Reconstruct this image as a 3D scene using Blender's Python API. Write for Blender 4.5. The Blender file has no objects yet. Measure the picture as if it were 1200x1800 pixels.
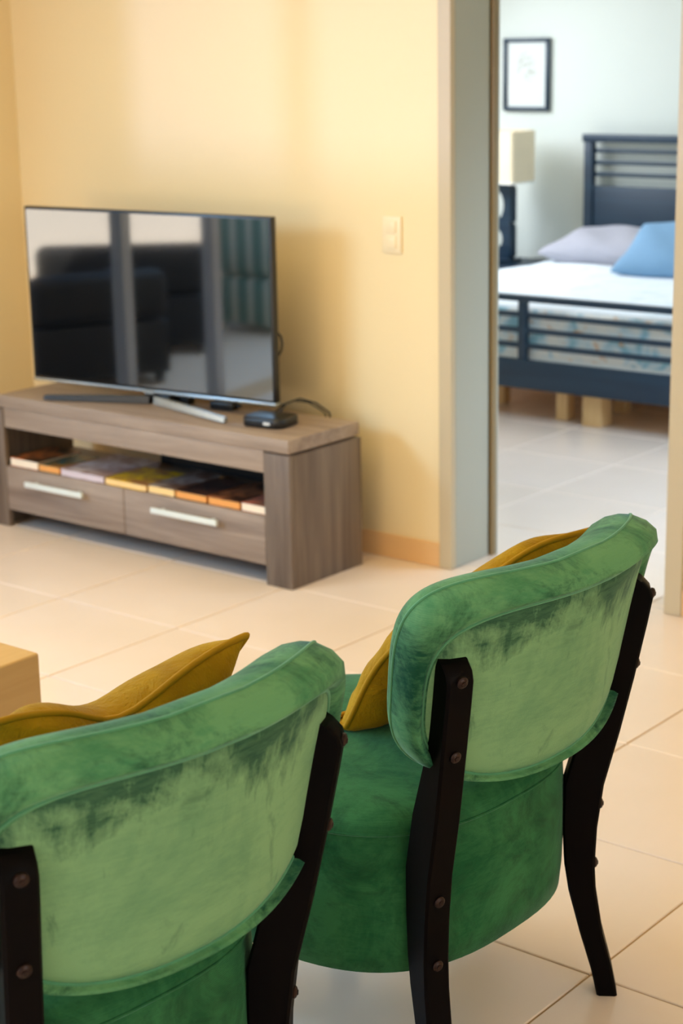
import bpy, bmesh, math, random
from mathutils import Vector, Matrix
R = math.radians
rnd = random.Random(7)
SC = bpy.context.scene
COL = SC.collection

# ------------------------------------------------------------------ camera
cam_d = bpy.data.cameras.new('camera')
cam = bpy.data.objects.new('camera', cam_d)
COL.objects.link(cam)
yaw, pitch, roll = R(39.0076), R(14.824), R(1.0522)
F = Vector((-math.sin(yaw) * math.cos(pitch), math.cos(yaw) * math.cos(pitch), -math.sin(pitch)))
RT = Vector((math.cos(yaw), math.sin(yaw), 0))
DN = F.cross(RT)
r2 = RT * math.cos(roll) + DN * math.sin(roll)
d2 = DN * math.cos(roll) - RT * math.sin(roll)
cam.matrix_world = Matrix.Translation((0, 0, 1.65)) @ Matrix((r2, -d2, -F)).transposed().to_4x4()
cam_d.sensor_fit = 'AUTO'
cam_d.sensor_width = 36
cam_d.lens = 3134.67 * 36 / 1800
cam_d.clip_start = 0.05
cam_d.dof.use_dof = True
cam_d.dof.focus_distance = 2.75
cam_d.dof.aperture_fstop = 5.4
cam_d.dof.aperture_blades = 0
SC.camera = cam

# ------------------------------------------------------------------ sky, sun, daylight, added fill
w = bpy.data.worlds.new('sky')
SC.world = w
w.use_nodes = True
nt = w.node_tree
nt.nodes.clear()
sky = nt.nodes.new('ShaderNodeTexSky')
sky.sky_type = 'NISHITA'
sky.sun_disc = False
sky.sun_elevation = R(58)
sky.sun_rotation = R(45)
bg = nt.nodes.new('ShaderNodeBackground')
bg.inputs[1].default_value = 0.35
wo = nt.nodes.new('ShaderNodeOutputWorld')
nt.links.new(sky.outputs[0], bg.inputs[0])
nt.links.new(bg.outputs[0], wo.inputs[0])


def lamp(name, kind, energy, color, loc=(0, 0, 0), aim=None, size=None, spread=None, angle=None):
    d = bpy.data.lights.new(name, kind)
    d.energy = energy
    d.color = color
    if kind == 'AREA':
        d.shape = 'RECTANGLE'
        d.size, d.size_y = size
        if spread:
            d.spread = R(spread)
    if kind == 'SUN':
        d.angle = R(angle)
    o = bpy.data.objects.new(name, d)
    COL.objects.link(o)
    o.location = loc
    if aim is not None:
        o.rotation_euler = Vector(aim).to_track_quat('-Z', 'Y').to_euler()
    return o


# high sun over the roof, lighting the terrace only
lamp('sun', 'SUN', 12, (1.0, 0.93, 0.8), aim=(-.45, -.4, -.8), angle=.6)
# cool skylight thrown in level by the glazing opposite, over the added barrier
lamp('glazing_glint', 'SUN', 1.15, (0.36, 0.46, 0.95), aim=(.035, 1, -.006), angle=1.1)
# warm sunlit doorway opposite
lamp('sunlit_doorway', 'AREA', 46, (1.0, 0.66, 0.28), (-3.0, -3.8, .75), (0, 1, -.12), (.6, 1.3))
# daylight in the openings
lamp('daylight_terrace_door', 'AREA', 150, (0.40, 0.68, 1.0), (-5.15, .3, 2.0), (.75, .1, -1), (2.8, .6))
lamp('daylight_east_window', 'AREA', 26.4, (1.0, 1.0, 0.818), (2.45, 1.0, 1.6), (-1, .1, -.4), (2.6, 1.4))
# added warm fill from overhead, brightens floor and low wall, no fixture
lamp('overhead_fill_light', 'AREA', 30, (1.0, 0.74, 0.26), (-3.5, 2.7, 2.69), (0, 0, -1), (1.6, 1.8), spread=130)
lamp('daylight_bedroom_window', 'AREA', 76, (0.84, 0.91, 1.0), (-6.3, 7.15, 1.9), (.8, -.15, -.75), (1.4, .9))
lamp('bedroom_floor_fill', 'AREA', 52, (.54, .74, 1), (-1.4, 5.7, 1.7), (-.75, .35, -1), (1.3, .8), spread=120)  # added fill to brighten the bedroom floor, no door on this side

SC.view_settings.view_transform = 'Standard'
SC.view_settings.look = 'None'
SC.view_settings.gamma = 1
SC.view_settings.use_curve_mapping = False
SC.view_settings.exposure = -0.1
SC.cycles.max_bounces = 10
SC.cycles.diffuse_bounces = 6
SC.cycles.use_denoising = True


# ------------------------------------------------------------------ materials
def srgb(r, g, b):
    f = lambda c: (c / 255) / 12.92 if c / 255 <= .04045 else ((c / 255 + .055) / 1.055) ** 2.4
    return (f(r), f(g), f(b), 1)


class N:
    def __init__(s, name):
        s.m = bpy.data.materials.new(name)
        s.m.use_nodes = True
        s.t = s.m.node_tree
        s.b = s.t.nodes['Principled BSDF']

    def n(s, t, **k):
        x = s.t.nodes.new(t)
        for a, v in k.items():
            setattr(x, a, v)
        return x

    def l(s, a, b):
        s.t.links.new(a, b)

    def coord(s, scale=(1, 1, 1), kind='Object'):
        c = s.n('ShaderNodeTexCoord')
        m = s.n('ShaderNodeMapping')
        m.inputs['Scale'].default_value = scale
        s.l(c.outputs[kind], m.inputs[0])
        return m.outputs[0]

    def noise(s, scale, co, detail=3, rough=.55, dist=0):
        x = s.n('ShaderNodeTexNoise')
        x.inputs['Scale'].default_value = scale
        x.inputs['Detail'].default_value = detail
        x.inputs['Roughness'].default_value = rough
        x.inputs['Distortion'].default_value = dist
        s.l(co, x.inputs['Vector'])
        return x.outputs['Fac']

    def ramp(s, fac, stops):
        x = s.n('ShaderNodeValToRGB')
        e = x.color_ramp.elements
        while len(e) < len(stops):
            e.new(.5)
        for i, (p, c) in enumerate(stops):
            e[i].position = p
            e[i].color = c if len(c) == 4 else (*c, 1)
        s.l(fac, x.inputs[0])
        return x.outputs[0]

    def mix(s, f, a, b, mode='MIX'):
        x = s.n('ShaderNodeMix', data_type='RGBA', blend_type=mode)
        for v, i in ((f, 0), (a, 6), (b, 7)):
            if isinstance(v, (int, float)):
                x.inputs[i].default_value = v
            elif isinstance(v, tuple):
                x.inputs[i].default_value = v
            else:
                s.l(v, x.inputs[i])
        return x.outputs[2]

    def math(s, op, a, b=0.0, clamp=False):
        x = s.n('ShaderNodeMath', operation=op, use_clamp=clamp)
        for v, i in ((a, 0), (b, 1)):
            if isinstance(v, (int, float)):
                x.inputs[i].default_value = v
            else:
                s.l(v, x.inputs[i])
        return x.outputs[0]

    def bump(s, h, strength, dist=.002):
        x = s.n('ShaderNodeBump')
        x.inputs['Strength'].default_value = strength
        x.inputs['Distance'].default_value = dist
        s.l(h, x.inputs['Height'])
        s.l(x.outputs[0], s.b.inputs['Normal'])

    def base(s, c):
        if isinstance(c, tuple):
            s.b.inputs['Base Color'].default_value = c
        else:
            s.l(c, s.b.inputs['Base Color'])

    def set(s, **k):
        for a, v in k.items():
            s.b.inputs[a.replace('_', ' ')].default_value = v
        return s


def plain(name, c, rough=.5, metal=0, var=.06, scale=20, **k):
    m = N(name)
    f = m.noise(scale, m.coord())
    lo = tuple(x * (1 - var) for x in c[:3]) + (1,)
    hi = tuple(min(1, x * (1 + var)) for x in c[:3]) + (1,)
    m.base(m.mix(f, lo, hi))
    m.set(Roughness=rough, Metallic=metal)
    for a, v in k.items():
        m.b.inputs[a.replace('_', ' ')].default_value = v
    return m.m


def paint(name, c, rough=.6):
    m = N(name)
    co = m.coord()
    f = m.noise(1.3, co, 2)
    m.base(m.mix(f, tuple(x * .97 for x in c[:3]) + (1,), c))
    m.bump(m.noise(120, co, 2), .08, .001)
    m.set(Roughness=rough)
    return m.m


def wood(name, dark, light, axis, scale=1.0, rough=.5):
    m = N(name)
    sc = [26 * scale] * 3
    sc[axis] = 1.6 * scale
    co = m.coord(tuple(sc))
    f = m.noise(1.0, co, 5, .62, .5)
    sc2 = [90 * scale] * 3
    sc2[axis] = 3 * scale
    f2 = m.noise(1.0, m.coord(tuple(sc2)), 3, .6)
    c = m.ramp(f, [(.28, dark), (.5, tuple((a + b) / 2 for a, b in zip(dark, light))), (.72, light)])
    c = m.mix(m.math('MULTIPLY', f2, .35), c, dark)
    m.base(c)
    m.bump(f2, .15, .001)
    m.set(Roughness=rough)
    return m.m


def velvet(name, dark, mid, light, band=None, cover=.5, soft=.13):
    """cut pile: light and dark patches where the nap has been brushed one way or the other"""
    m = N(name)
    co = m.coord()
    big = m.noise(6.5, co, 6, .68, .5)
    fine = m.noise(1.0, m.coord((26, 26, 150)), 4, .7, .4)
    down = m.noise(1.0, m.coord((42, 42, 8)), 5, .7, .3)
    col = m.ramp(m.math('ADD', m.math('MULTIPLY', big, .75), m.math('MULTIPLY', fine, .25)), [(.38, mid), (.56, light)])
    if band:
        # nap brushed the other way along the top of the panel, ragged lower edge
        sx = m.n('ShaderNodeSeparateXYZ')
        m.l(co, sx.inputs[0])
        z0, z1 = band
        e = m.math('ADD', sx.outputs['Z'], m.math('MULTIPLY', m.math('SUBTRACT', down, .5), .2))
        e = m.math('ADD', e, m.math('MULTIPLY', m.math('SUBTRACT', big, .5), .5))
        k = m.math('DIVIDE', m.math('SUBTRACT', e, z0), z1 - z0, True)
        k = m.math('MULTIPLY', k, m.math('ADD', .55, m.math('MULTIPLY', fine, .7)), True)
        sp = m.noise(1.0, m.coord((20, 20, 9)), 4, .65, .6)
        k2 = m.math('MULTIPLY', m.math('MULTIPLY', m.math('SUBTRACT', sp, .60), 6, True), .6)
        k = m.math('MAXIMUM', k, k2)
    else:
        e = m.math('ADD', m.noise(7.5, co, 7, .72, .7), m.math('MULTIPLY', m.math('SUBTRACT', fine, .5), .28))
        th = .62 - .24 * cover
        k = m.math('DIVIDE', m.math('SUBTRACT', e, th), soft, True)
    m.base(m.mix(m.math('MULTIPLY', k, .92), col, dark))
    weave = m.n('ShaderNodeTexWave', wave_type='BANDS', bands_direction='Z')
    weave.inputs['Scale'].default_value = 110
    weave.inputs['Distortion'].default_value = 4
    weave.inputs['Detail'].default_value = 2
    m.l(co, weave.inputs[0])
    h = m.math('ADD', m.math('MULTIPLY', weave.outputs['Fac'], .35), m.math('MULTIPLY', m.noise(420, co, 2), .8))
    m.bump(m.math('ADD', h, m.math('MULTIPLY', big, 2.0)), .28, .0016)
    m.set(Roughness=.8, Sheen_Weight=.3, Sheen_Roughness=.3, Sheen_Tint=(.62, .95, .86, 1), Specular_IOR_Level=.15)
    return m.m


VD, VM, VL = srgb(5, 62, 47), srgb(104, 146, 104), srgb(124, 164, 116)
M = {}
M['wall'] = paint('yellow_wall_paint', srgb(237, 216, 172))
M['bed_wall'] = paint('white_wall_paint', srgb(212, 216, 208))
M['ceiling'] = paint('ceiling_paint', srgb(240, 236, 224))
M['casing'] = paint('casing_paint', srgb(196, 180, 150), .45)
M['jamb'] = paint('jamb_paint', srgb(172, 174, 162), .4)
M['stop'] = paint('door_stop_paint', srgb(140, 120, 84), .45)
M['baseboard'] = plain('baseboard_tile', srgb(226, 182, 128), .3, scale=6)
M['grout'] = plain('grout', srgb(186, 156, 118), .8)


def tile_mat():
    m = N('beige_floor_tile')
    co = m.coord(kind='Object')
    oi = m.n('ShaderNodeObjectInfo')
    f = m.noise(3.0, co, 5, .6, .6)
    c = m.ramp(f, [(.3, srgb(233, 215, 199)), (.7, srgb(237, 219, 205))])
    v = m.math('MULTIPLY', oi.outputs['Random'], .08)
    c = m.mix(v, c, srgb(205, 176, 136))
    m.base(c)
    m.bump(m.noise(30, co, 3), .03, .001)
    m.l(m.ramp(m.noise(8, co, 3), [(.3, (.16,) * 3), (.7, (.21,) * 3)]), m.b.inputs['Roughness'])
    return m.m


M['tile'] = tile_mat()
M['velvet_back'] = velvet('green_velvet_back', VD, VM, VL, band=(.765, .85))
M['velvet'] = velvet('green_velvet_seat_shaded', srgb(3, 34, 19), srgb(24, 84, 48), srgb(52, 112, 68), cover=.5, soft=.3)  # same velvet as the back, with the drum's shade put into darker tones
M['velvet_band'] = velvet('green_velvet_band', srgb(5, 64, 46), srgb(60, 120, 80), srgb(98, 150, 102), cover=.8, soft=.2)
M['piping'] = plain('green_piping', srgb(72, 136, 96), .8, var=.3, scale=30, Sheen_Weight=.3, Sheen_Tint=(.7, 1, .85, 1))
M['espresso'] = wood('espresso_wood', srgb(4, 2, 2), srgb(11, 5, 4), 2, 1.2, .5)
M['espresso'].node_tree.nodes['Principled BSDF'].inputs['Specular IOR Level'].default_value = .06
M['bolt'] = plain('bronze_bolt', srgb(44, 26, 20), .35, .6)
M['oak_x'] = wood('grey_oak_x_lit', srgb(118, 100, 88), srgb(176, 157, 140), 0, .8)  # lighter copy of the oak, light on the stand front is in the colour
M['oak_z'] = wood('grey_oak_z_shaded', srgb(84, 69, 58), srgb(136, 118, 102), 2, .8)  # same oak, darkened with the shade of the stand's side
M['dark_in'] = plain('dark_board', srgb(28, 24, 22), .7)
M['steel'] = plain('brushed_steel', srgb(222, 228, 222), .4, .15)
M['silver'] = plain('silver_plastic', srgb(178, 186, 190), .25, .7)
M['black'] = plain('black_plastic', srgb(14, 14, 16), .35)
M['white_mark'] = plain('white_print', srgb(225, 228, 230), .5)


def screen_mat():
    m = N('tv_screen_glass')
    m.base(srgb(6, 8, 12))
    m.set(Roughness=.05, IOR=2.2, Specular_IOR_Level=.7, Coat_Weight=1, Coat_IOR=1.7, Coat_Roughness=.04)
    return m.m


M['screen'] = screen_mat()


def mustard():
    m = N('mustard_cotton')
    co = m.coord()
    f = m.noise(7, co, 4, .6, .5)
    m.base(m.ramp(f, [(.3, srgb(146, 106, 3)), (.55, srgb(170, 130, 10)), (.75, srgb(188, 150, 32))]))
    m.bump(m.math('ADD', m.noise(260, co, 2), m.math('MULTIPLY', m.noise(14, co, 3, .6, 1.5), 5)), .45, .003)
    m.set(Roughness=.8, Sheen_Weight=.15, Sheen_Roughness=.4, Sheen_Tint=(1, .88, .4, 1), Specular_IOR_Level=.15)
    return m.m


M['mustard'] = mustard()
M['mustard_pipe'] = plain('mustard_piping', srgb(168, 126, 12), .75, Specular_IOR_Level=.2)
M['table'] = wood('pale_table_wood', srgb(184, 148, 92), srgb(206, 174, 122), 1, .5, .5)
M['navy'] = wood('navy_painted_wood', srgb(7, 34, 54), srgb(22, 52, 72), 0, .6, .45)
M['pine'] = wood('pine_leg', srgb(206, 164, 108), srgb(232, 196, 142), 2, .8)


def cover_mat():
    m = N('patterned_coverlet')
    co = m.coord()
    sx = m.n('ShaderNodeSeparateXYZ')
    m.l(co, sx.inputs[0])
    a = m.noise(9, co, 2, .5, .8)
    b = m.noise(13, m.coord((1, 1.1, 1.2)), 2, .5, .6)
    c = m.ramp(a, [(.34, srgb(150, 196, 212)), (.44, srgb(214, 228, 234)), (.58, srgb(240, 238, 232))])
    c = m.mix(m.math('MULTIPLY', m.math('SUBTRACT', b, .6), 8, True), c, srgb(222, 172, 122))
    c = m.mix(m.math('MULTIPLY', m.math('SUBTRACT', .36, b), 8, True), c, srgb(130, 178, 196))
    top = m.mix(m.math('MULTIPLY', m.math('SUBTRACT', a, .5), 2, True), srgb(238, 242, 245), srgb(200, 222, 232))
    k = m.math('MULTIPLY', m.math('SUBTRACT', sx.outputs['Z'], .488), 200, True)
    m.base(m.mix(k, c, top))
    m.bump(m.noise(40, co, 3), .2, .003)
    m.set(Roughness=.85)
    return m.m


M['cover'] = cover_mat()
M['grey_cloth'] = plain('grey_cotton', srgb(176, 174, 184), .85, scale=9)
M['blue_cloth'] = plain('blue_cotton', srgb(122, 160, 192), .85, scale=9)
M['shade'] = plain('cream_lampshade', srgb(240, 222, 188), .8, scale=12)
M['paper'] = plain('white_paper', srgb(242, 243, 240), .6)
M['lavender'] = plain('lavender_card', srgb(190, 188, 206), .7)
M['plate'] = plain('ivory_plastic', srgb(238, 220, 184), .45)
M['patio'] = plain('terrace_stone', srgb(206, 188, 168), .8, scale=5)
M['white_ext'] = paint('white_exterior_paint', srgb(240, 238, 232))
M['alu'] = plain('grey_aluminium', srgb(150, 160, 176), .4, .3)
M['wicker'] = plain('dark_wicker', srgb(16, 18, 20), .7)


def stripe_mat():
    m = N('striped_cushion')
    co = m.coord()
    wv = m.n('ShaderNodeTexWave', wave_type='BANDS', bands_direction='Y')
    wv.inputs['Scale'].default_value = 2.6
    m.l(co, wv.inputs[0])
    m.base(m.ramp(wv.outputs['Fac'], [(.62, srgb(58, 122, 112)), (.7, srgb(214, 214, 196))]))
    m.set(Roughness=.8)
    return m.m


M['stripe'] = stripe_mat()


# ------------------------------------------------------------------ mesh helpers
def box(bm, x0, x1, y0, y1, z0, z1, bev=0, seg=2, mat=None):
    vs = [bm.verts.new((x, y, z)) for z in (z0, z1) for y in (y0, y1) for x in (x0, x1)]
    fs = [bm.faces.new([vs[i] for i in q]) for q in
          ((0, 2, 3, 1), (4, 5, 7, 6), (0, 1, 5, 4), (2, 6, 7, 3), (0, 4, 6, 2), (1, 3, 7, 5))]
    if bev:
        es = list({e for f in fs for e in f.edges})
        r = bmesh.ops.bevel(bm, geom=es, offset=bev, segments=seg, affect='EDGES', profile=.5)
    if mat is not None:
        bmesh.ops.transform(bm, matrix=mat, verts=vs)
    return vs


def loft(bm, rings, closed=True, caps=(True, True)):
    vr = [[bm.verts.new(p) for p in r] for r in rings]
    n = len(rings[0])
    for a, b in zip(vr[:-1], vr[1:]):
        for i in range(n if closed else n - 1):
            j = (i + 1) % n
            bm.faces.new((a[i], a[j], b[j], b[i]))
    if caps[0]:
        bm.faces.new(vr[0][::-1])
    if caps[1]:
        bm.faces.new(vr[-1])
    return vr


def tube(bm, pts, rad, n=8, cyclic=False):
    pts = [Vector(p) for p in pts]
    L = len(pts)
    rings = []
    up = Vector((0, 0, 1))
    prev = None
    for i, p in enumerate(pts):
        a = pts[(i - 1) % L] if cyclic or i > 0 else p
        b = pts[(i + 1) % L] if cyclic or i < L - 1 else p
        t = (b - a).normalized()
        if prev is None:
            u = t.orthogonal().normalized()
        else:
            u = (prev - t * prev.dot(t)).normalized()
        prev = u
        v = t.cross(u)
        rr = rad(i / max(1, L - 1)) if callable(rad) else rad
        rings.append([p + (u * math.cos(2 * math.pi * k / n) + v * math.sin(2 * math.pi * k / n)) * rr for k in range(n)])
    if cyclic:
        vr = [[bm.verts.new(q) for q in r] for r in rings]
        # least-twist closing
        best = min(range(n), key=lambda s: (vr[-1][0].co - vr[0][s].co).length)
        for i in range(L):
            a, b = vr[i], vr[(i + 1) % L]
            s = best if i == L - 1 else 0
            for k in range(n):
                bm.faces.new((a[k], a[(k + 1) % n], b[(k + 1 + s) % n], b[(k + s) % n]))
    else:
        loft(bm, rings)


def cyl(bm, c, ax, rad, h, n=16, dome=0):
    """short cylinder from c along ax, optionally with a domed end"""
    c, ax = Vector(c), Vector(ax).normalized()
    u = ax.orthogonal().normalized()
    v = ax.cross(u)
    prof = [(rad, 0), (rad, h)]
    if dome:
        prof += [(rad * .8, h + dome * .6), (rad * .45, h + dome)]
    loft(bm, [[c + ax * z + (u * math.cos(2 * math.pi * k / n) + v * math.sin(2 * math.pi * k / n)) * r for k in range(n)] for r, z in prof])


def obj(name, bm, mat, parent=None, smooth=False, auto=None):
    bmesh.ops.recalc_face_normals(bm, faces=bm.faces)
    me = bpy.data.meshes.new(name)
    bm.to_mesh(me)
    bm.free()
    me.materials.append(mat)
    if smooth:
        me.polygons.foreach_set('use_smooth', [True] * len(me.polygons))
        if auto:
            me.set_sharp_from_angle(angle=R(auto))
    o = bpy.data.objects.new(name, me)
    COL.objects.link(o)
    if parent:
        o.parent = parent
    return o


def B():
    return bmesh.new()


def thing(name, label, cat, loc=(0, 0, 0), rz=0, group=None):
    o = bpy.data.objects.new(name, None)
    o.empty_display_size = .1
    COL.objects.link(o)
    o.location = loc
    o.rotation_euler = (0, 0, rz)
    return tag(o, label, cat, group)


def tag(o, label, cat, group=None):
    o['label'] = label
    o['category'] = cat
    if group:
        o['group'] = group
    return o


def struct(name, bm, mat, parent=None, smooth=False):
    o = obj(name, bm, mat, parent, smooth)
    if parent is None:
        o['kind'] = 'structure'
    return o


def boxes(name, mat, lst, parent=None, bev=0, st=False, seg=2):
    bm = B()
    for b in lst:
        box(bm, *b, bev=bev, seg=seg)
    return struct(name, bm, mat, parent) if st else obj(name, bm, mat, parent, smooth=bool(bev), auto=35)


def dup(root, loc, rz, label, group=None):
    r = root.copy()
    COL.objects.link(r)
    r.location = loc
    r.rotation_euler = (0, 0, rz)
    r['label'] = label
    if group:
        r['group'] = group
    for ch in list(root.children):
        c = ch.copy()
        COL.objects.link(c)
        c.parent = r
        for g in ch.children:
            d = g.copy()
            COL.objects.link(d)
            d.parent = c
    return r


# ------------------------------------------------------------------ room shell
WY, WT = 4.49, .2              # wall with the television, its thickness
WX = -5.14                     # left wall
DX0, DX1 = -3.206, -2.385      # rough door opening
EX, SY, CZ = 2.6, -4.0, 2.7
BX0, BX1, BY = -6.5, -1.3, 8.62

boxes('wall_north', M['wall'], [(WX - .2, DX0, WY, WY + WT, 0, CZ), (DX1, EX + .2, WY, WY + WT, 0, CZ), (DX0, DX1, WY, WY + WT, 2.13, CZ)], st=True)
boxes('wall_west', M['wall'], [(WX - .2, WX, 3.68, WY, 0, CZ), (WX - .2, WX, -1.2, 3.68, 2.3, CZ), (WX - .2, WX, SY - .2, -1.2, 0, CZ)], st=True)
boxes('wall_south', M['wall'], [(WX, -4.88, SY - .2, SY, 0, CZ), (-4.88, 2.2, SY - .2, SY, 2.4, CZ), (2.2, EX + .2, SY - .2, SY, 0, CZ)], st=True)
boxes('wall_east', M['wall'], [(EX, EX + .2, SY, -.4, 0, CZ), (EX, EX + .2, 2.4, WY, 0, CZ), (EX, EX + .2, -.4, 2.4, 0, .8), (EX, EX + .2, -.4, 2.4, 2.3, CZ)], st=True)
boxes('wall_bedroom_north', M['bed_wall'], [(BX0 - .2, BX1 + .2, BY, BY + .2, 0, CZ)], st=True)
boxes('wall_bedroom_west', M['bed_wall'], [(BX0 - .2, BX0, WY + WT, 6.4, 0, CZ), (BX0 - .2, BX0, 7.9, BY, 0, CZ), (BX0 - .2, BX0, 6.4, 7.9, 0, .9), (BX0 - .2, BX0, 6.4, 7.9, 2.3, CZ)], st=True)
boxes('wall_bedroom_east', M['bed_wall'], [(BX1, BX1 + .2, WY + WT, BY, 0, CZ)], st=True)
boxes('wall_bedroom_south', M['bed_wall'], [(BX0, DX0, WY + WT, WY + WT + .012, 0, CZ), (DX1, BX1, WY + WT, WY + WT + .012, 0, CZ), (DX0, DX1, WY + WT, WY + WT + .012, 2.13, CZ)], st=True)
boxes('ceiling', M['ceiling'], [(WX - .2, EX + .2, SY - .2, WY + WT / 2, CZ, CZ + .1), (BX0 - .2, BX1 + .2, WY + WT / 2, BY + .2, CZ, CZ + .1)], st=True)

# floor: grout bed carrying one object per tile
floor = boxes('floor', M['grout'], [(WX - .2, EX + .2, SY - .2, WY, -.12, -.003), (BX0 - .2, BX1 + .2, WY, BY + .2, -.12, -.003)], st=True)
P, G = .4985, .0022
tile_cache = {}


def lay(x0, x1, y0, y1):
    i0, i1 = math.floor((x0 + 1.497) / P), math.ceil((x1 + 1.497) / P)
    j0, j1 = math.floor((y0 - 2.541) / P), math.ceil((y1 - 2.541) / P)
    for i in range(i0, i1):
        for j in range(j0, j1):
            a0, a1 = max(x0, -1.497 + i * P + G), min(x1, -1.497 + (i + 1) * P - G)
            b0, b1 = max(y0, 2.541 + j * P + G), min(y1, 2.541 + (j + 1) * P - G)
            if a1 - a0 < .02 or b1 - b0 < .02:
                continue
            key = (round(a1 - a0, 3), round(b1 - b0, 3))
            if key not in tile_cache:
                bm = B()
                hx, hy = key[0] / 2, key[1] / 2
                c = .0018
                lo = [bm.verts.new((sx * hx, sy * hy, -.006)) for sx, sy in ((-1, -1), (1, -1), (1, 1), (-1, 1))]
                mi = [bm.verts.new((sx * hx, sy * hy, -c)) for sx, sy in ((-1, -1), (1, -1), (1, 1), (-1, 1))]
                hi = [bm.verts.new((sx * (hx - c), sy * (hy - c), 0)) for sx, sy in ((-1, -1), (1, -1), (1, 1), (-1, 1))]
                for a, b in ((lo, mi), (mi, hi)):
                    for k in range(4):
                        bm.faces.new((a[k], a[(k + 1) % 4], b[(k + 1) % 4], b[k]))
                bm.faces.new(hi)
                o = obj('floor_tile', bm, M['tile'], floor)
                tile_cache[key] = o.data
            else:
                o = bpy.data.objects.new('floor_tile', tile_cache[key])
                COL.objects.link(o)
                o.parent = floor
            o.location = ((a0 + a1) / 2, (b0 + b1) / 2, 0)


lay(WX + .002, .6, -1.0, WY - .002)
lay(-5.9, -2.0, WY + .002, BY - .002)
boxes('floor_field', M['tile'], [(.602, EX, SY, WY - .001, -.003, 0), (WX, .598, SY, -1.002, -.003, 0), (BX0, -5.902, WY + WT, BY, -.003, 0), (-1.998, BX1, WY + WT, BY, -.003, 0)], floor)

# baseboards
boxes('baseboard_north', M['baseboard'], [(WX, -3.226, WY - .012, WY, .0005, .078), (-2.356, EX, WY - .012, WY, .0005, .078)], st=True, bev=.002)
boxes('baseboard_west', M['baseboard'], [(WX, WX + .012, 3.68, WY - .013, .0005, .078)], st=True, bev=.002)
boxes('baseboard_bedroom', M['baseboard'], [(BX0, BX1, BY - .012, BY, .0005, .078)], st=True, bev=.002)

# door frame: casing faces the room, lining in the reveal, stop on the bedroom edge
boxes('trim_1', M['casing'], [(-3.225, -3.177, WY - .014, WY + .012, .0005, 2.15)], st=True, bev=.003)
boxes('trim_2', M['casing'], [(-2.414, -2.357, WY - .014, WY + .012, .0005, 2.15)], st=True, bev=.003)
boxes('trim_3', M['casing'], [(-3.225, -2.357, WY - .0135, WY + .012, 2.1, 2.151)], st=True, bev=.003)
lining = boxes('door_1', M['jamb'], [(-3.206, -3.178, WY + .0125, WY + .196, .0005, 2.098)], st=True, bev=.002)
boxes('lining_board', M['jamb'], [(-2.412, -2.385, WY + .0125, WY + .196, .0005, 2.098)], lining, bev=.002)
boxes('lining_board', M['jamb'], [(-3.178, -2.412, WY + .0125, WY + .196, 2.099, 2.13)], lining, bev=.002)
boxes('door_stop', M['stop'], [(-3.1785, -3.166, WY + .2, WY + .226, .0005, 2.098)], lining, bev=.002)
boxes('back_casing', M['jamb'], [(-3.225, -3.167, WY + .212, WY + .236, .0005, 2.15)], lining, bev=.002)

# glazing frames outside the picture, which shape the light
sl = boxes('window_1', M['alu'], [(-5.26, -5.2, 3.62, 3.68, 0, 2.3)], st=True)
for y in (2.74, 2.0, .4, -1.17):
    boxes('frame_post', M['alu'], [(-5.26, -5.2, y, y + .07, 0, 2.3)], sl)
boxes('head_rail', M['alu'], [(-5.26, -5.2, -1.2, 3.68, 2.24, 2.3)], sl)
ss = boxes('window_2', M['alu'], [(-4.88, -4.84, -4.13, -4.07, 0, 2.4)], st=True)
for x, wd in ((-4.14, .11), (-2.0, .08), (.1, .08), (2.13, .07)):
    boxes('frame_post', M['alu'], [(x, x + wd, -4.13, -4.07, 0, 2.4)], ss)
boxes('head_rail', M['alu'], [(-4.88, 2.2, -4.13, -4.07, 2.34, 2.4)], ss)

# terrace, seen only as a reflection in the television
boxes('terrace_floor', M['patio'], [(-16, WX - .2, -12, WY, -.12, -.004), (WX - .2, 12, -16, SY - .2, -.12, -.004)], st=True)
boxes('terrace_parapet', M['white_ext'], [(-9.2, -9.0, -6.5, WY, 0, .95)], st=True)

rl = boxes('light_cutoff_rail', M['alu'], [(-9.0, 3, -9.04, -9.0, 1.28, 1.33)], st=True)  # unseen barrier added to cut off the level light low on the wall
boxes('light_cutoff_panel', M['white_ext'], [(-9.0, 3, -9.03, -9.01, .0, 1.279)], rl)
for k in range(9):
    boxes('light_cutoff_post', M['alu'], [(-9.0 + k * 1.49, -8.95 + k * 1.49, -9.07, -9.041, -.004, 1.28)], rl)


def patio_chair(name, mats, label, cat, loc, rz, group=None, W=.62, D=.6, H=.66):
    t = thing(name, label, cat, loc, rz, group)
    boxes('seat_base', mats[0], [(-D / 2, D / 2, -W / 2, W / 2, .05, .32)], t, bev=.02)
    boxes('seat_cushion', mats[1], [(-D / 2 + .02, D / 2 - .1, -W / 2 + .1, W / 2 - .1, .32, .43)], t, bev=.04, seg=3)
    b = boxes('backrest', mats[1], [(D / 2 - .14, D / 2, -W / 2, W / 2, .33, H)], t, bev=.05, seg=3)
    for s in (-1, 1):
        boxes('armrest', mats[0], [(-D / 2, D / 2 - .15, s * W / 2 - (.09 if s > 0 else 0), s * W / 2 + (0 if s > 0 else .09), .32, .52)], t, bev=.02)
        for e in (-1, 1):
            boxes('leg', mats[0], [(e * (D / 2 - .05) - .02, e * (D / 2 - .05) + .02, s * (W / 2 - .05) - .02, s * (W / 2 - .05) + .02, -.004, .05)], t)
    return t


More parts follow.
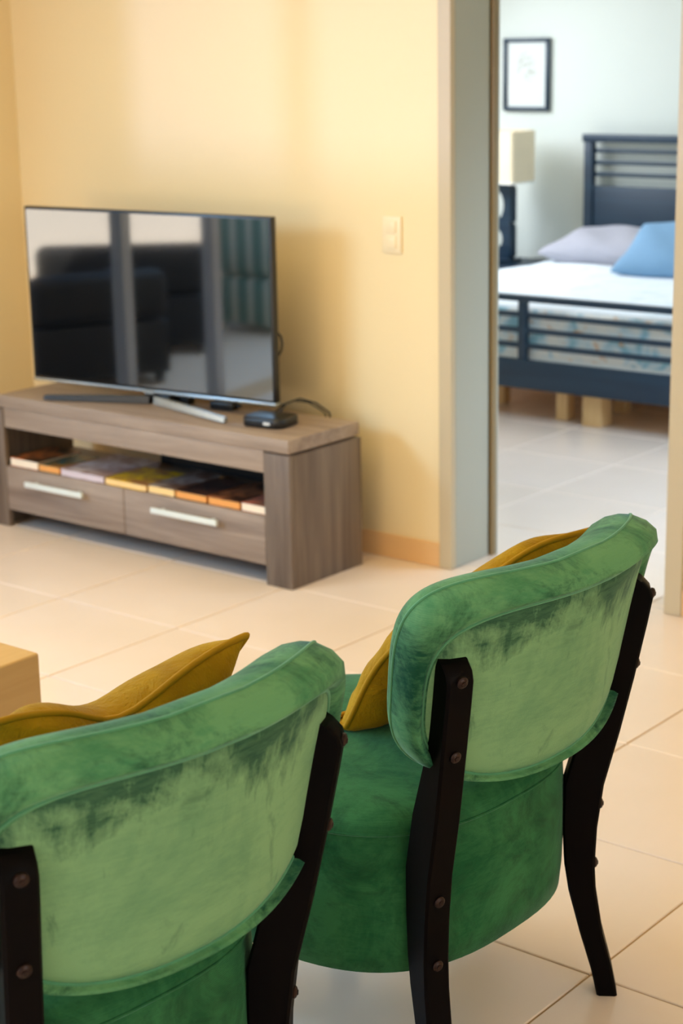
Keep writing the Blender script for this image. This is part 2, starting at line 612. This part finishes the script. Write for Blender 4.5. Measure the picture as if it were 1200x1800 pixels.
patio_chair('patio_armchair', (M['wicker'], M['wicker']), 'dark wicker patio armchair nearest the sliding door frame, mirrored in the television', 'armchair', (-6.2, 1.72, 0), R(35), W=.7, D=.66, H=.57)
patio_chair('patio_armchair', (M['wicker'], M['wicker']), 'dark wicker patio armchair farther along the terrace, mirrored in the television', 'armchair', (-6.56, .76, 0), R(60), W=.92, D=.7, H=.6)
patio_chair('patio_chair', (M['stripe'], M['stripe']), 'patio chair with green and white striped cushions, mirrored in the television', 'chair', (-6.12, -.1, 0), R(100), W=.5, D=.5, H=.74)

# ------------------------------------------------------------------ television stand
st = thing('television_stand', 'low grey oak television stand with open shelf and two drawers', 'tv stand', (0, 0, 0))
X0, X1, Y0, Y1 = -4.845, -3.452, 4.013, 4.367
boxes('top_board', M['oak_x'], [(-4.785, X1 - .002, Y0, Y1 - .006, .432, .475)], st, bev=.002)
boxes('side_panel', M['oak_z'], [(-3.488, X1, Y0 + .022, Y1, 0, .424)], st, bev=.0015)
boxes('side_panel', M['oak_z'], [(X0, -4.80, Y0 + .022, Y1, 0, .424)], st, bev=.0015)
boxes('stile', M['oak_z'], [(-3.557, X1, Y0, Y0 + .0215, 0, .426)], st, bev=.0015)
boxes('stile', M['oak_z'], [(X0, -4.768, Y0, Y0 + .0215, 0, .426)], st, bev=.0015)
boxes('front_rail', M['oak_x'], [(-4.760, -3.5575, Y0, Y0 + .0215, .362, .4315)], st, bev=.0015)
boxes('sub_top', M['dark_in'], [(-4.80, -3.488, Y0 + .022, Y1, .405, .4315)], st)
boxes('shelf', M['oak_x'], [(-4.7995, -3.4885, Y0 + .02, Y1, .20, .222)], st, bev=.001)
boxes('bottom_board', M['dark_in'], [(-4.7995, -3.4885, Y0 + .02, Y1, .066, .082)], st)
boxes('back_panel', M['dark_in'], [(-4.34, -3.4885, Y1 - .012, Y1, .082, .404)], st)
boxes('back_panel', M['dark_in'], [(-4.7995, -4.3405, Y1 - .012, Y1, .082, .199)], st)
for a, b, h0, h1 in ((-4.766, -4.185, -4.643, -4.357), (-4.181, -3.559, -4.031, -3.739)):
    d = boxes('drawer', M['oak_x'], [(a, b, Y0 + .001, Y0 + .0195, .064, .221)], st, bev=.0015)
    bm = B()
    box(bm, h0, h1, Y0 - .03, Y0 - .018, .167, .186, bev=.003)
    for hx in (h0 + .03, h1 - .04):
        box(bm, hx, hx + .01, Y0 - .02, Y0 + .002, .171, .182)
    obj('handle', bm, M['steel'], d, True, 35)
    boxes('drawer_box', M['dark_in'], [(a + .03, b - .03, Y0 + .02, Y1 - .03, .083, .19)], d)


# ------------------------------------------------------------------ books on the shelf
def book(x0, x1, th, depth, cover, page, label, rz=0, back=0):
    cx, wd = (x0 + x1) / 2, x1 - x0
    t = thing('book', label, 'book', (cx, Y0 + .012 + depth / 2 + back, .2225), R(rz), 'books on the television stand shelf')
    boxes('pages', page, [(-wd / 2 + .003, wd / 2 - .002, -depth / 2, depth / 2 - .003, .0015, th - .0015)], t)
    for z0 in (0, th - .0015):
        boxes('cover', cover, [(-wd / 2, wd / 2, -depth / 2 - .002, depth / 2, z0, z0 + .0015)], t)
    boxes('spine', cover, [(-wd / 2, wd / 2, depth / 2, depth / 2 + .002, 0, th)], t)


def cmat(name, c, c2=None):
    m = N(name)
    f = m.noise(16, m.coord(), 2, .5, .8)
    m.base(m.ramp(f, [(.42, c), (.58, c2 or tuple(x * .6 for x in c[:3]))]))
    m.set(Roughness=.35)
    return m.m


pg_w = plain('page_edges_white', srgb(244, 226, 200), .9)
pg_o = plain('page_edges_orange', srgb(232, 160, 86), .9)
pg_c = plain('page_edges_cream', srgb(246, 206, 140), .9)
pg_l = plain('page_edges_lavender', srgb(212, 196, 200), .9)
bk = [
    (-4.755, -4.612, .030, .20, cmat('cover_rust', srgb(196, 106, 50), srgb(60, 44, 30)), pg_w, 'white-edged book with a rust cover, leftmost on the stand shelf'),
    (-4.606, -4.502, .026, .18, cmat('cover_teal', srgb(60, 92, 84), srgb(140, 96, 40)), pg_o, 'orange-edged book with a dark teal cover, second from left on the shelf'),
    (-4.496, -4.285, .024, .27, cmat('cover_pale', srgb(196, 182, 186), srgb(150, 120, 120)), pg_l, 'wide pale lilac magazine left of centre on the stand shelf'),
    (-4.279, -4.085, .022, .19, cmat('cover_yellow', srgb(212, 172, 20), srgb(150, 104, 60)), pg_c, 'book with a yellow cover at the middle of the stand shelf'),
    (-4.076, -3.957, .026, .24, cmat('cover_grey', srgb(150, 138, 134), srgb(96, 70, 60)), pg_c, 'cream-edged book with a greyish cover right of the yellow book'),
    (-3.951, -3.815, .026, .20, cmat('cover_black', srgb(40, 34, 36), srgb(70, 46, 40)), pg_o, 'orange-edged book with a blackish cover, third from right on the shelf'),
    (-3.808, -3.672, .026, .22, cmat('cover_brown', srgb(150, 92, 60), srgb(54, 36, 30)), pg_o, 'orange-edged book with a brown cover, second from right on the shelf'),
    (-3.666, -3.562, .028, .21, cmat('cover_red', srgb(170, 100, 84), srgb(120, 90, 80)), pg_w, 'white-edged book with a reddish cover, rightmost on the stand shelf'),
]
for x0, x1, th, dp, c, p, lb in bk:
    book(x0, x1, th, dp, c, p, lb)

# ------------------------------------------------------------------ television
tv = thing('television', 'large flat black television on silver splayed feet on the grey stand', 'television', (-4.204, 4.19, .475), R(6))
TW, Z0, Z1 = .515, .043, .645
bm = B()
box(bm, -TW, TW, -.012, .016, Z0 + .01, Z1, bev=.003)
obj('cabinet', bm, M['black'], tv, True, 35)
boxes('screen', M['screen'], [(-TW + .009, TW - .009, -.0135, -.011, Z0 + .018, Z1 - .009)], tv)
bm = B()
pr = []
for y, k, zt in ((.0165, 1, .56), (.035, .92, .5), (.045, .8, .42)):
    pr.append([(sx * .42 * k, y, z) for sx, z in ((-1, Z0 + .04), (1, Z0 + .04), (1, zt), (-1, zt))])
loft(bm, pr)
obj('rear_housing', bm, M['black'], tv)
boxes('lower_trim', M['silver'], [(-TW, TW, -.014, .016, Z0, Z0 + .0095)], tv, bev=.002)
boxes('logo_tab', M['silver'], [(-.02, .02, -.016, -.0142, Z0 - .004, Z0 + .009)], tv)
boxes('neck', M['black'], [(-.035, .075, .002, .04, .018, Z0 + .06)], tv, bev=.004)
boxes('neck_base', M['black'], [(.01, .12, .0405, .08, .0, .03)], tv, bev=.004)
for s, tipx, tipy in ((-1, -.372, -.118), (1, .405, -.135)):
    bm = B()
    rings = []
    for k in range(9):
        u = k / 8
        x = s * .01 + (tipx - s * .01) * u
        y = .006 + (tipy - .006) * u
        zc = .016 - .004 * u
        hw, hh = .014 - .003 * u, .013 - .005 * u
        zc = max(zc, hh + .0004)
        rings.append([(x, y - hw, zc - hh), (x, y + hw, zc - hh), (x, y + hw * .7, zc + hh), (x, y - hw * .7, zc + hh)])
    loft(bm, rings)
    obj('foot', bm, M['silver'] if s > 0 else M['black'], tv)
bm = B()
tube(bm, [(.45, .03, .30), (.49, .03, .285), (.513, .03, .262), (.517, .03, .24), (.513, .03, .218), (.495, .03, .19), (.48, .035, .1), (.47, .04, .04)], .004)
obj('cable', bm, M['black'], tv, True)

# set-top box, its cable and the small adapter
sb = thing('set_top_box', 'small black rounded set-top box beside the right end of the television', 'box', (-3.655, 4.165, .4755), R(8))
bm = B()
rings = []
for z, k in ((0, .95), (.004, 1), (.026, 1), (.031, .95), (.0325, .85)):
    rings.append([(math.copysign(abs(math.cos(t)) ** .42, math.cos(t)) * .077 * k, math.copysign(abs(math.sin(t)) ** .42, math.sin(t)) * .062 * k, z) for t in [2 * math.pi * i / 40 for i in range(40)]])
loft(bm, rings)
obj('case', bm, M['black'], sb, True, 50)
boxes('status_display', M['white_mark'], [(.012, .036, -.0632, -.0615, .012, .02)], sb)
bm = B()
tube(bm, [(-3.69, 4.245, .492), (-3.69, 4.28, .52), (-3.655, 4.31, .535), (-3.61, 4.335, .522), (-3.585, 4.372, .487), (-3.585, 4.39, .42), (-3.59, 4.42, .3), (-3.59, 4.45, .02)], .0035)
tag(obj('power_cable', bm, M['black'], None, True), 'thicker black cable looping highest behind the set-top box', 'cable', 'cables behind the set-top box')
bm = B()
tube(bm, [(-3.71, 4.247, .492), (-3.715, 4.29, .51), (-3.69, 4.32, .523), (-3.65, 4.345, .518), (-3.62, 4.36, .5), (-3.605, 4.378, .48), (-3.61, 4.39, .4), (-3.62, 4.43, .1)], .003)
tag(obj('power_cable', bm, M['black'], None, True), 'thinner black cable running low behind the set-top box', 'cable', 'cables behind the set-top box')
ad = thing('power_adapter', 'small black adapter lying under the right half of the television', 'adapter', (-3.945, 4.265, .4755), R(12))
boxes('body', M['black'], [(-.045, .045, -.022, .022, 0, .028)], ad, bev=.006)
bm = B()
cyl(bm, (.045, 0, .014), (1, 0, 0), .006, .018, 12)
obj('plug', bm, M['black'], ad, True, 40)

# light switch
sw = thing('light_switch', 'ivory double light switch plate on the yellow wall', 'switch', (-3.409, WY, 1.057))
boxes('plate', M['plate'], [(-.037, .037, -.007, 0, -.058, .058)], sw, bev=.003)
for z in (-.024, .024):
    bm = B()
    box(bm, -.018, .018, -.011, -.006, z - .019, z + .019, bev=.002)
    obj('rocker', bm, M['plate'], sw, True, 35)

# ------------------------------------------------------------------ coffee table corner
ct = thing('coffee_table', 'pale block-shaped wooden coffee table corner at the left picture edge', 'table', (-2.769, 2.388, 0))
boxes('top', M['table'], [(-.7, 0, -.95, 0, .26, .4)], ct, bev=.006, seg=3)
boxes('side_panel', M['table'], [(-.06, -.002, -.948, -.002, 0, .2595)], ct, bev=.003)
boxes('side_panel', M['table'], [(-.698, -.64, -.948, -.002, 0, .2595)], ct, bev=.003)

# ------------------------------------------------------------------ green chairs
RB = lambda z: .595 + .19 * (z - .745)        # radius of the outer face of the posts along the back


def back_pt(a, z, t):
    r = RB(z) + t
    return (r * math.cos(a), r * math.sin(a), z)


A0, B0, ZC = R(31), .150, .688


def outline(th, ga, gz, t, k=1.0):
    c, s = math.cos(th), math.sin(th)
    n = (3.3 if s > 0 else 2.6) + (1.1 if s > 0 else .1) * min(1, ga / R(3))      # the front edge has squarer ears than the rear seam
    a = math.copysign(abs(c) ** (2 / n), c) * (A0 + ga) * k
    zz = math.copysign(abs(s) ** (2 / n), s) * (B0 + gz * (1 if s > 0 else .15)) * k
    up = max(0, s) * k
    crown = .016 * (a / A0) ** 2 * up                     # corners sit a little higher than the middle
    t += .014 * up ** 3                                   # and the top leans out a little further
    return back_pt(a, ZC + zz + crown + t * -.12, t)


def thetas(n):
    return [2 * math.pi * (i + .5) / n for i in range(n)]


def build_chair(label, loc, rz, group):
    t = thing('slipper_chair', label, 'chair', loc, rz, group)
    NT = 96
    # backrest: one padded shell, back panel to welt, rolled band, front pad
    prof = [(0, 0, -.030, .02), (0, 0, -.030, .3), (0, 0, -.030, .6), (0, 0, -.031, .82), (0, 0, -.032, .93), (0, 0, -.035, .985),
            (R(.15), .001, -.038, 1), (R(.5), .006, -.026, 1), (R(1.3), .016, -.018, 1), (R(2.4), .029, -.026, 1), (R(3.4), .037, -.046, 1), (R(4.1), .041, -.072, 1),
            (R(4.0), .039, -.092, 1), (R(3.3), .031, -.114, 1), (R(2.1), .019, -.132, 1), (0, .004, -.146, .98), (0, 0, -.156, .88), (0, 0, -.163, .6), (0, 0, -.166, .3), (0, 0, -.167, .02)]
    bm = B()
    vr = loft(bm, [[outline(th, a, z, tt, k) for th in thetas(NT)] for a, z, tt, k in prof])
    bmesh.ops.recalc_face_normals(bm, faces=bm.faces)
    back = obj('backrest', bm, M['velvet_back'], t, True)
    back.data.materials.append(M['velvet_band'])
    ids = []
    for i in range(len(prof) - 1):
        ids += [1 if i >= 5 else 0] * NT
    ids += [0, 1]
    for p, k in zip(back.data.polygons, ids):
        p.material_index = k
    for a, z, tt, rad, nm in ((R(.1), .0005, -.036, .003, 'rear_welt'), (R(4.1), .0405, -.073, .0026, 'front_welt')):
        bm = B()
        tube(bm, [outline(th, a, z, tt) for th in thetas(140)], rad, 6, True)
        obj(nm, bm, M['piping'], back, True)
    # seat drum
    NS = 80
    def plan(k, off=0, z=0):
        out = []
        for i in range(NS):
            th = 2 * math.pi * i / NS
            c, s = math.cos(th), math.sin(th)
            x = math.copysign(abs(c) ** (2 / 2.75), c) * (.312 + off) * k
            y = math.copysign(abs(s) ** (2 / 2.75), s) * (.306 + off) * k
            out.append((.13 + x, y, z))
        return out
    bm = B()
    rings = [plan(.3, 0, .2), plan(.9, 0, .2), plan(1, -.012, .202), plan(1, -.003, .208), plan(1, .001, .25), plan(1, .003, .32), plan(1, .002, .40), plan(1, 0, .44),
             plan(1, .002, .455), plan(1, -.006, .468), plan(1, -.024, .479), plan(.84, 0, .486), plan(.6, 0, .490), plan(.3, 0, .492), plan(.02, 0, .492)]
    loft(bm, rings)
    seat = obj('seat', bm, M['velvet'], t, True)
    bm = B()
    tube(bm, plan(1, .0015, .4485), .0026, 6, True)
    obj('seat_welt', bm, M['velvet'], seat, True)
    # rear legs rise past the seat and carry the back
    outer = [(0, .551), (.05, .541), (.12, .523), (.20, .510), (.25, .507), (.32, .510), (.40, .520), (.50, .545), (.60, .567), (.70, .587), (.742, .5945), (.757, .591), (.771, .578)]
    inner = [(0, .515), (.05, .504), (.12, .483), (.20, .462), (.25, .454), (.32, .4505), (.40, .4515), (.50, .478), (.60, .518), (.70, .541), (.745, .552), (.765, .557), (.777, .562)]
    for s in (-1, 1):
        a = s * R(27)
        er = Vector((math.cos(a), math.sin(a), 0))
        tw = a + R(8)
        et = Vector((-math.sin(tw), math.cos(tw), 0))
        ed = Vector((math.cos(tw), math.sin(tw), 0))
        bm = B()
        rings = []
        for (zo, ro), (zi, ri) in zip(outer, inner):
            hw = .0235
            b = .004
            q = [(ri + b, zi, -hw), (ro - b, zo, -hw), (ro, zo, -hw + b), (ro, zo, hw - b), (ro - b, zo, hw), (ri + b, zi, hw), (ri, zi, hw - b), (ri, zi, -hw + b)]
            rm = (ro + ri) / 2
            rings.append([er * rm + ed * (r - rm) + et * tt + Vector((0, 0, z)) for r, z, tt in q])
        loft(bm, rings)
        leg = obj('rear_leg', bm, M['espresso'], t, True, 40)
        for z in (.245, .358, .62, .745):
            ro = next(r0 + (r1 - r0) * (z - z0) / (z1 - z0) for (z0, r0), (z1, r1) in zip(outer, outer[1:]) if z0 <= z <= z1)
            bm = B()
            n = (ed + Vector((0, 0, -.19 if z > .4 else -.05))).normalized()
            c = er * (ro - .025) + ed * .023 + Vector((0, 0, z))
            cyl(bm, c, n, .0095, .004, 18, .0035)
            cyl(bm, c + n * .0074, n, .004, .0012, 6)
            obj('bolt', bm, M['bolt'], leg, True, 40)
        bm = B()
        rings = []
        for z, x, hw in ((0, -.135, .015), (.1, -.115, .018), (.2015, -.10, .022)):
            rings.append([(x + dx * hw, s * .2 + dy * hw + s * .01 * (1 - z * 5), z) for dx, dy in ((-1, -1), (1, -1), (1, 1), (-1, 1))])
        loft(bm, rings)
        obj('front_leg', bm, M['espresso'], t)
    return t


C2, C1 = (-1.927, 2.282, 0), (-1.950, 1.493, 0)
ch2 = build_chair('green velvet slipper chair farther from the camera, in front of the doorway', C2, R(-1.37), 'green velvet slipper chairs')
ch1 = dup(ch2, C1, R(-3.79), 'green velvet slipper chair nearest the camera, cut by the bottom left corner', 'green velvet slipper chairs')


# ------------------------------------------------------------------ mustard cushions
def cushion(label, chair_loc, chair_rz, local, tilt, spin, S, chop, seed, puff):
    t = thing('cushion', label, 'cushion', (0, 0, 0), 0, 'mustard cushions on the green chairs')
    MX = (Matrix.Translation(chair_loc) @ Matrix.Rotation(chair_rz, 4, 'Z') @ Matrix.Translation(local)
          @ Matrix.Rotation(R(tilt), 4, 'Y') @ Matrix.Rotation(R(spin), 4, 'X'))
    t.matrix_world = MX
    INV = MX.inverted()
    rg = random.Random(seed)
    ph = [rg.uniform(0, 6.28) for _ in range(8)]
    n = 34

    def edge(u, v):
        # pulled-in sides, pointed corners, dent in the top side
        x = u * (S / 2) * (1 - .1 * (1 - v * v))
        z = v * (S / 2) * (1 - .1 * (1 - u * u))
        z -= chop * math.exp(-(u / .35) ** 2) * max(0, v) ** 2
        wv = .012 * math.sin(3.1 * u + ph[0]) * abs(v) ** 3 + .010 * math.sin(3.7 * v + ph[1]) * abs(u) ** 3
        return x, z, wv

    def rest(p, zmin):
        # the underside settles flat on the seat
        q = MX @ Vector(p)
        if q.z < zmin:
            q.z = zmin + .12 * (zmin - q.z)
        return INV @ q

    def pt(u, v, side):
        x, z, wv = edge(u, v)
        th = puff * (max(0, (1 - u ** 4) * (1 - v ** 4))) ** .6
        wr = .0035 * math.sin(9 * u + 5 * v + ph[2]) * abs(u * v) ** .5 + .004 * math.sin(16 * u * (1.2 - v) + ph[3]) * v * v + .003 * math.sin(14 * v + ph[4]) * u * u
        if th < .004:
            wr = 0
        return rest((wv + side * (th + wr * min(1, th / .02)), x, z), .494 + (.004 if side < 0 else 0))
    bm = B()
    grid = {}
    for side in (-1, 1):
        for i in range(n + 1):
            for j in range(n + 1):
                u, v = math.sin((i / n - .5) * math.pi), math.sin((j / n - .5) * math.pi)
                rim = i in (0, n) or j in (0, n)
                if rim and side == 1:
                    grid[side, i, j] = grid[-1, i, j]
                else:
                    grid[side, i, j] = bm.verts.new(pt(u, v, side))
        for i in range(n):
            for j in range(n):
                bm.faces.new((grid[side, i, j], grid[side, i + 1, j], grid[side, i + 1, j + 1], grid[side, i, j + 1]))
    obj('pad', bm, M['mustard'], t, True)
    pts = []
    for a in range(4):
        for k in range(26):
            s = math.sin((k / 26 - .5) * math.pi)
            u, v = ((s, -1), (1, s), (-s, 1), (-1, -s))[a]
            x, z, wv = edge(u, v)
            pts.append(rest((wv, x, z), .5))
    bm = B()
    tube(bm, pts, .0052, 8, True)
    obj('piping', bm, M['mustard_pipe'], t, True)
    return t


cushion('mustard cushion with dented top on the chair nearest the camera', C1, R(-3.79), (.19, .09, .650), 34, 0, .44, .045, 3, .062)
cushion('mustard cushion leaning askew on the farther green chair', C2, R(-1.37), (.21, .15, .640), 39, 7, .435, .03, 5, .05)

# ------------------------------------------------------------------ bedroom
FX0, FX1, FY, HY = -5.16, -3.36, 6.54, 8.56
bed = thing('bed', 'navy wooden double bed with slatted headboard and footboard in the bedroom', 'bed', (0, 0, 0))
fb = boxes('footboard', M['navy'], [(FX0 + .05, FX1 - .05, FY, FY + .03, .145, .273)], bed, bev=.003)
boxes('top_rail', M['navy'], [(FX0, FX1, FY - .006, FY + .036, .531, .557)], fb, bev=.003)
for z in (.472, .404, .336):
    boxes('slat', M['navy'], [(FX0 + .05, FX1 - .05, FY + .006, FY + .024, z - .0115, z + .0115)], fb, bev=.002)
for x in (FX0, FX1 - .05):
    boxes('bed_post', M['navy'], [(x, x + .05, FY - .003, FY + .033, 0, .531)], fb, bev=.003)
boxes('divider', M['navy'], [(-4.283, -4.243, FY + .001, FY + .029, .273, .531)], fb, bev=.002)
hb = boxes('headboard', M['navy'], [(FX0 + .055, FX1 - .055, HY - .03, HY, .3, .858)], bed, bev=.003)
boxes('top_rail', M['navy'], [(FX0 - .01, FX1 + .01, HY - .045, HY + .005, 1.092, 1.134)], hb, bev=.003)
for z in (1.046, .983, .920):
    boxes('slat', M['navy'], [(FX0 + .055, FX1 - .055, HY - .022, HY - .008, z - .011, z + .011)], hb, bev=.002)
for x in (FX0, FX1 - .055):
    boxes('bed_post', M['navy'], [(x, x + .055, HY - .04, HY, 0, 1.092)], hb, bev=.003)
for x in (FX0 + .01, FX1 - .04):
    boxes('side_rail', M['navy'], [(x, x + .03, FY + .037, HY - .046, .16, .28)], bed, bev=.003)
for k, (x, y) in enumerate(((-3.95, FY + .06), (-4.115, FY + .11), (-4.56, FY + .27), (-3.985, FY + .39), (-4.95, FY + .27), (-3.6, FY + .27), (-3.9, 8.1), (-4.8, 8.1))):
    wl = .095 if k == 0 else .06
    boxes('support_leg', M['pine'], [(x - .035, x - .035 + wl, y, y + wl, 0, .16)], bed, bev=.004)
boxes('slat_base', M['pine'], [(FX0 + .05, FX1 - .05, FY + .04, HY - .05, .161, .2)], bed)
bm = B()
box(bm, FX0 + .045, FX1 - .045, FY + .042, HY - .06, .2015, .4, bev=.03, seg=3)
obj('mattress', bm, M['paper'], bed, True, 60)
# coverlet over mattress
bm = B()
nx, ny = 40, 44
cx0, cx1, cy0, cy1 = FX0 + .02, FX1 - .02, FY + .0405, HY - .09
rings = []
for j in range(ny + 1):
    v = j / ny
    y = cy0 + (cy1 - cy0) * v
    row = []
    for i in range(nx + 1):
        u = i / nx
        x = cx0 + (cx1 - cx0) * u
        e = min(u, 1 - u) * (cx1 - cx0)
        ef = v * (cy1 - cy0)
        z = .512 - .05 * math.exp(-e / .03) - .035 * math.exp(-ef / .03)
        z += .004 * math.sin(x * 9 + y * 4) + .003 * math.sin(y * 13 - x * 3)
        row.append((x, y, z))
    rings.append(row)
bot = [[(x, y, .29) for x, y, z in r] for r in rings]
vt = loft(bm, rings, False, (False, False))
vb = [[bm.verts.new((x, y, .285)) for x, y, z in r] for r in (rings[0], rings[-1])]
for r, q in ((vt[0], vb[0]), (vt[-1], vb[1])):
    for i in range(nx):
        bm.faces.new((r[i], r[i + 1], q[i + 1], q[i]))
for side in (0, nx):
    prev = None
    lo = [bm.verts.new((vt[j][side].co.x, vt[j][side].co.y, .285)) for j in range(ny + 1)]
    for j in range(ny):
        bm.faces.new((vt[j][side], vt[j + 1][side], lo[j + 1], lo[j]))
bmesh.ops.remove_doubles(bm, verts=bm.verts, dist=1e-5)
tag(obj('coverlet', bm, M['cover'], None, True, 60), 'white and pale blue patterned coverlet spread over the navy bed', 'bedding')


def pillow(mat, label, loc, rot, W, D, T):
    bm = B()
    n = 26
    g = {}
    for s in (-1, 1):
        for i in range(n + 1):
            for j in range(n + 1):
                u, v = math.sin((i / n - .5) * math.pi), math.sin((j / n - .5) * math.pi)
                rim = i in (0, n) or j in (0, n)
                if rim and s == 1:
                    g[s, i, j] = g[-1, i, j]
                    continue
                th = T / 2 * ((1 - u ** 4) * (1 - v ** 4)) ** .5
                g[s, i, j] = bm.verts.new((u * W / 2 * (1 - .06 * (1 - v * v)), v * D / 2 * (1 - .06 * (1 - u * u)), s * th + .006 * math.sin(7 * u + 4 * v) * min(1, th * 30)))
        for i in range(n):
            for j in range(n):
                bm.faces.new((g[s, i, j], g[s, i + 1, j], g[s, i + 1, j + 1], g[s, i, j + 1]))
    o = obj('pillow', bm, mat, None, True)
    o.location = loc
    o.rotation_euler = rot
    return tag(o, label, 'pillow', 'pillows on the bed')


pillow(M['grey_cloth'], 'light grey pillow lying flat against the navy headboard', (-4.72, 8.16, .588), (R(9), 0, 0), .72, .46, .15)
pillow(M['blue_cloth'], 'bright blue pillow propped in front of the grey pillow', (-4.14, 7.86, .625), (R(28), 0, R(4)), .70, .42, .15)

ns = thing('nightstand', 'dark nightstand between the bed and the door frame edge', 'nightstand', (-5.52, 8.36, 0))
boxes('top', M['navy'], [(-.26, .26, -.22, .22, .41, .435)], ns, bev=.003)
boxes('body', M['navy'], [(-.24, .24, -.18, .21, .12, .4095)], ns, bev=.003)
dr = boxes('drawer', M['navy'], [(-.22, .22, -.2, -.181, .26, .39)], ns, bev=.003)
bm = B()
cyl(bm, (0, -.2, .325), (0, -1, 0), .012, .018, 16, .004)
obj('knob', bm, M['steel'], dr, True, 40)
for sx in (-1, 1):
    for sy in (-1, 1):
        boxes('leg', M['navy'], [(sx * .2 - .02, sx * .2 + .02, sy * .15 - .02, sy * .15 + .02, 0, .119)], ns)
lp = thing('table_lamp', 'table lamp with cream box shade on a dark pierced base on the nightstand', 'lamp', (-5.56, 8.345, .4355))
# pierced dark base: a board with two oval openings
bm = B()
ovals = [((-.03, .315), (.045, .078)), ((-.03, .13), (.038, .052))]
hx0, hx1 = -.085, .062
NO = 32
fr, bk2 = -.03, .03


def board_with_oval(z0, z1, c, rr):
    ring_o, ring_i = [], []
    for k in range(NO):
        th = 2 * math.pi * k / NO
        dx, dz = math.cos(th), math.sin(th)
        cxm, czm = c
        tx = ((hx1 - cxm) if dx > 0 else (hx0 - cxm)) / dx if abs(dx) > 1e-6 else 1e9
        tz = ((z1 - czm) if dz > 0 else (z0 - czm)) / dz if abs(dz) > 1e-6 else 1e9
        tt = min(tx, tz)
        ring_o.append((cxm + dx * tt, czm + dz * tt))
        ring_i.append((cxm + dx * rr[0], czm + dz * rr[1]))
    f_o = [bm.verts.new((x, fr, z)) for x, z in ring_o]
    f_i = [bm.verts.new((x, fr, z)) for x, z in ring_i]
    b_o = [bm.verts.new((x, bk2, z)) for x, z in ring_o]
    b_i = [bm.verts.new((x, bk2, z)) for x, z in ring_i]
    for k in range(NO):
        j = (k + 1) % NO
        bm.faces.new((f_o[k], f_o[j], f_i[j], f_i[k]))
        bm.faces.new((b_o[k], b_i[k], b_i[j], b_o[j]))
        bm.faces.new((f_i[k], f_i[j], b_i[j], b_i[k]))
        bm.faces.new((f_o[k], b_o[k], b_o[j], f_o[j]))


board_with_oval(.215, .43, *ovals[0])
board_with_oval(.02, .2148, *ovals[1])
obj('base', bm, M['navy'], lp)
boxes('foot', M['navy'], [(-.1, .08, -.06, .06, 0, .0195)], lp, bev=.003)
bm = B()
cyl(bm, (-.01, 0, .4305), (0, 0, 1), .008, .22, 12)
obj('stem', bm, M['steel'], lp, True, 40)
bm = B()
rings = []
def rr_ring(hw, z, rad=.02, n=6):
    out = []
    for q, (sx, sy) in enumerate(((1, 1), (-1, 1), (-1, -1), (1, -1))):
        for k in range(n + 1):
            a = math.pi / 2 * (q + k / n)
            out.append((sx * (hw - rad) + rad * math.cos(a), sy * (hw - .01 - rad) + rad * math.sin(a), z))
    return out
loft(bm, [rr_ring(.125, z) for z in (.44, .72)] + [rr_ring(.121, z) for z in (.72, .44)], True, (False, False))
bmesh.ops.bridge_loops(bm, edges=[e for e in bm.edges if e.is_boundary]) if False else None
sh = obj('lamp_shade', bm, M['shade'], lp)
sh.location = (.02, -.02, 0)
bm = B()
tube(bm, rr_ring(.1265, .443), .005, 6, True)
rim = obj('shade_rim', bm, M['paper'], sh, True)
bx = thing('card_box', 'small lavender card box in front of the lamp base', 'box', (-5.57, 8.2, .4355), R(5))
boxes('body', M['lavender'], [(-.05, .05, -.03, .03, 0, .075)], bx, bev=.002)
boxes('lid', M['lavender'], [(-.051, .051, -.031, .031, .0755, .083)], bx, bev=.002)

pf = thing('picture_frame', 'dark framed botanical print on the white bedroom wall', 'picture', (-5.59, BY, 1.445))
FW, FH, FT = .15, .197, .022
bm = B()
box(bm, -FW, FW, -.025, -.001, FH - FT, FH, bev=.002)
box(bm, -FW, FW, -.025, -.001, -FH, -FH + FT, bev=.002)
box(bm, -FW, -FW + FT, -.025, -.001, -FH + FT, FH - FT, bev=.002)
box(bm, FW - FT, FW, -.025, -.001, -FH + FT, FH - FT, bev=.002)
obj('frame', bm, M['navy'], pf, True, 35)


def print_mat():
    m = N('botanical_print')
    co = m.coord()
    f = m.noise(38, co, 3, .6, 1.0)
    sx = m.n('ShaderNodeSeparateXYZ')
    m.l(co, sx.inputs[0])
    d = m.math('ADD', m.math('POWER', m.math('MULTIPLY', sx.outputs['X'], 13), 2), m.math('POWER', m.math('MULTIPLY', m.math('SUBTRACT', sx.outputs['Z'], .035), 9.5), 2))
    k = m.math('MULTIPLY', m.math('SUBTRACT', 1, d, True), m.math('MULTIPLY', m.math('SUBTRACT', f, .46), 6, True), True)
    m.base(m.mix(k, srgb(214, 218, 214), srgb(150, 144, 124)))
    m.set(Roughness=.6)
    return m.m


boxes('print', print_mat(), [(-FW + FT, FW - FT, -.012, -.003, -FH + FT, FH - FT)], pf)
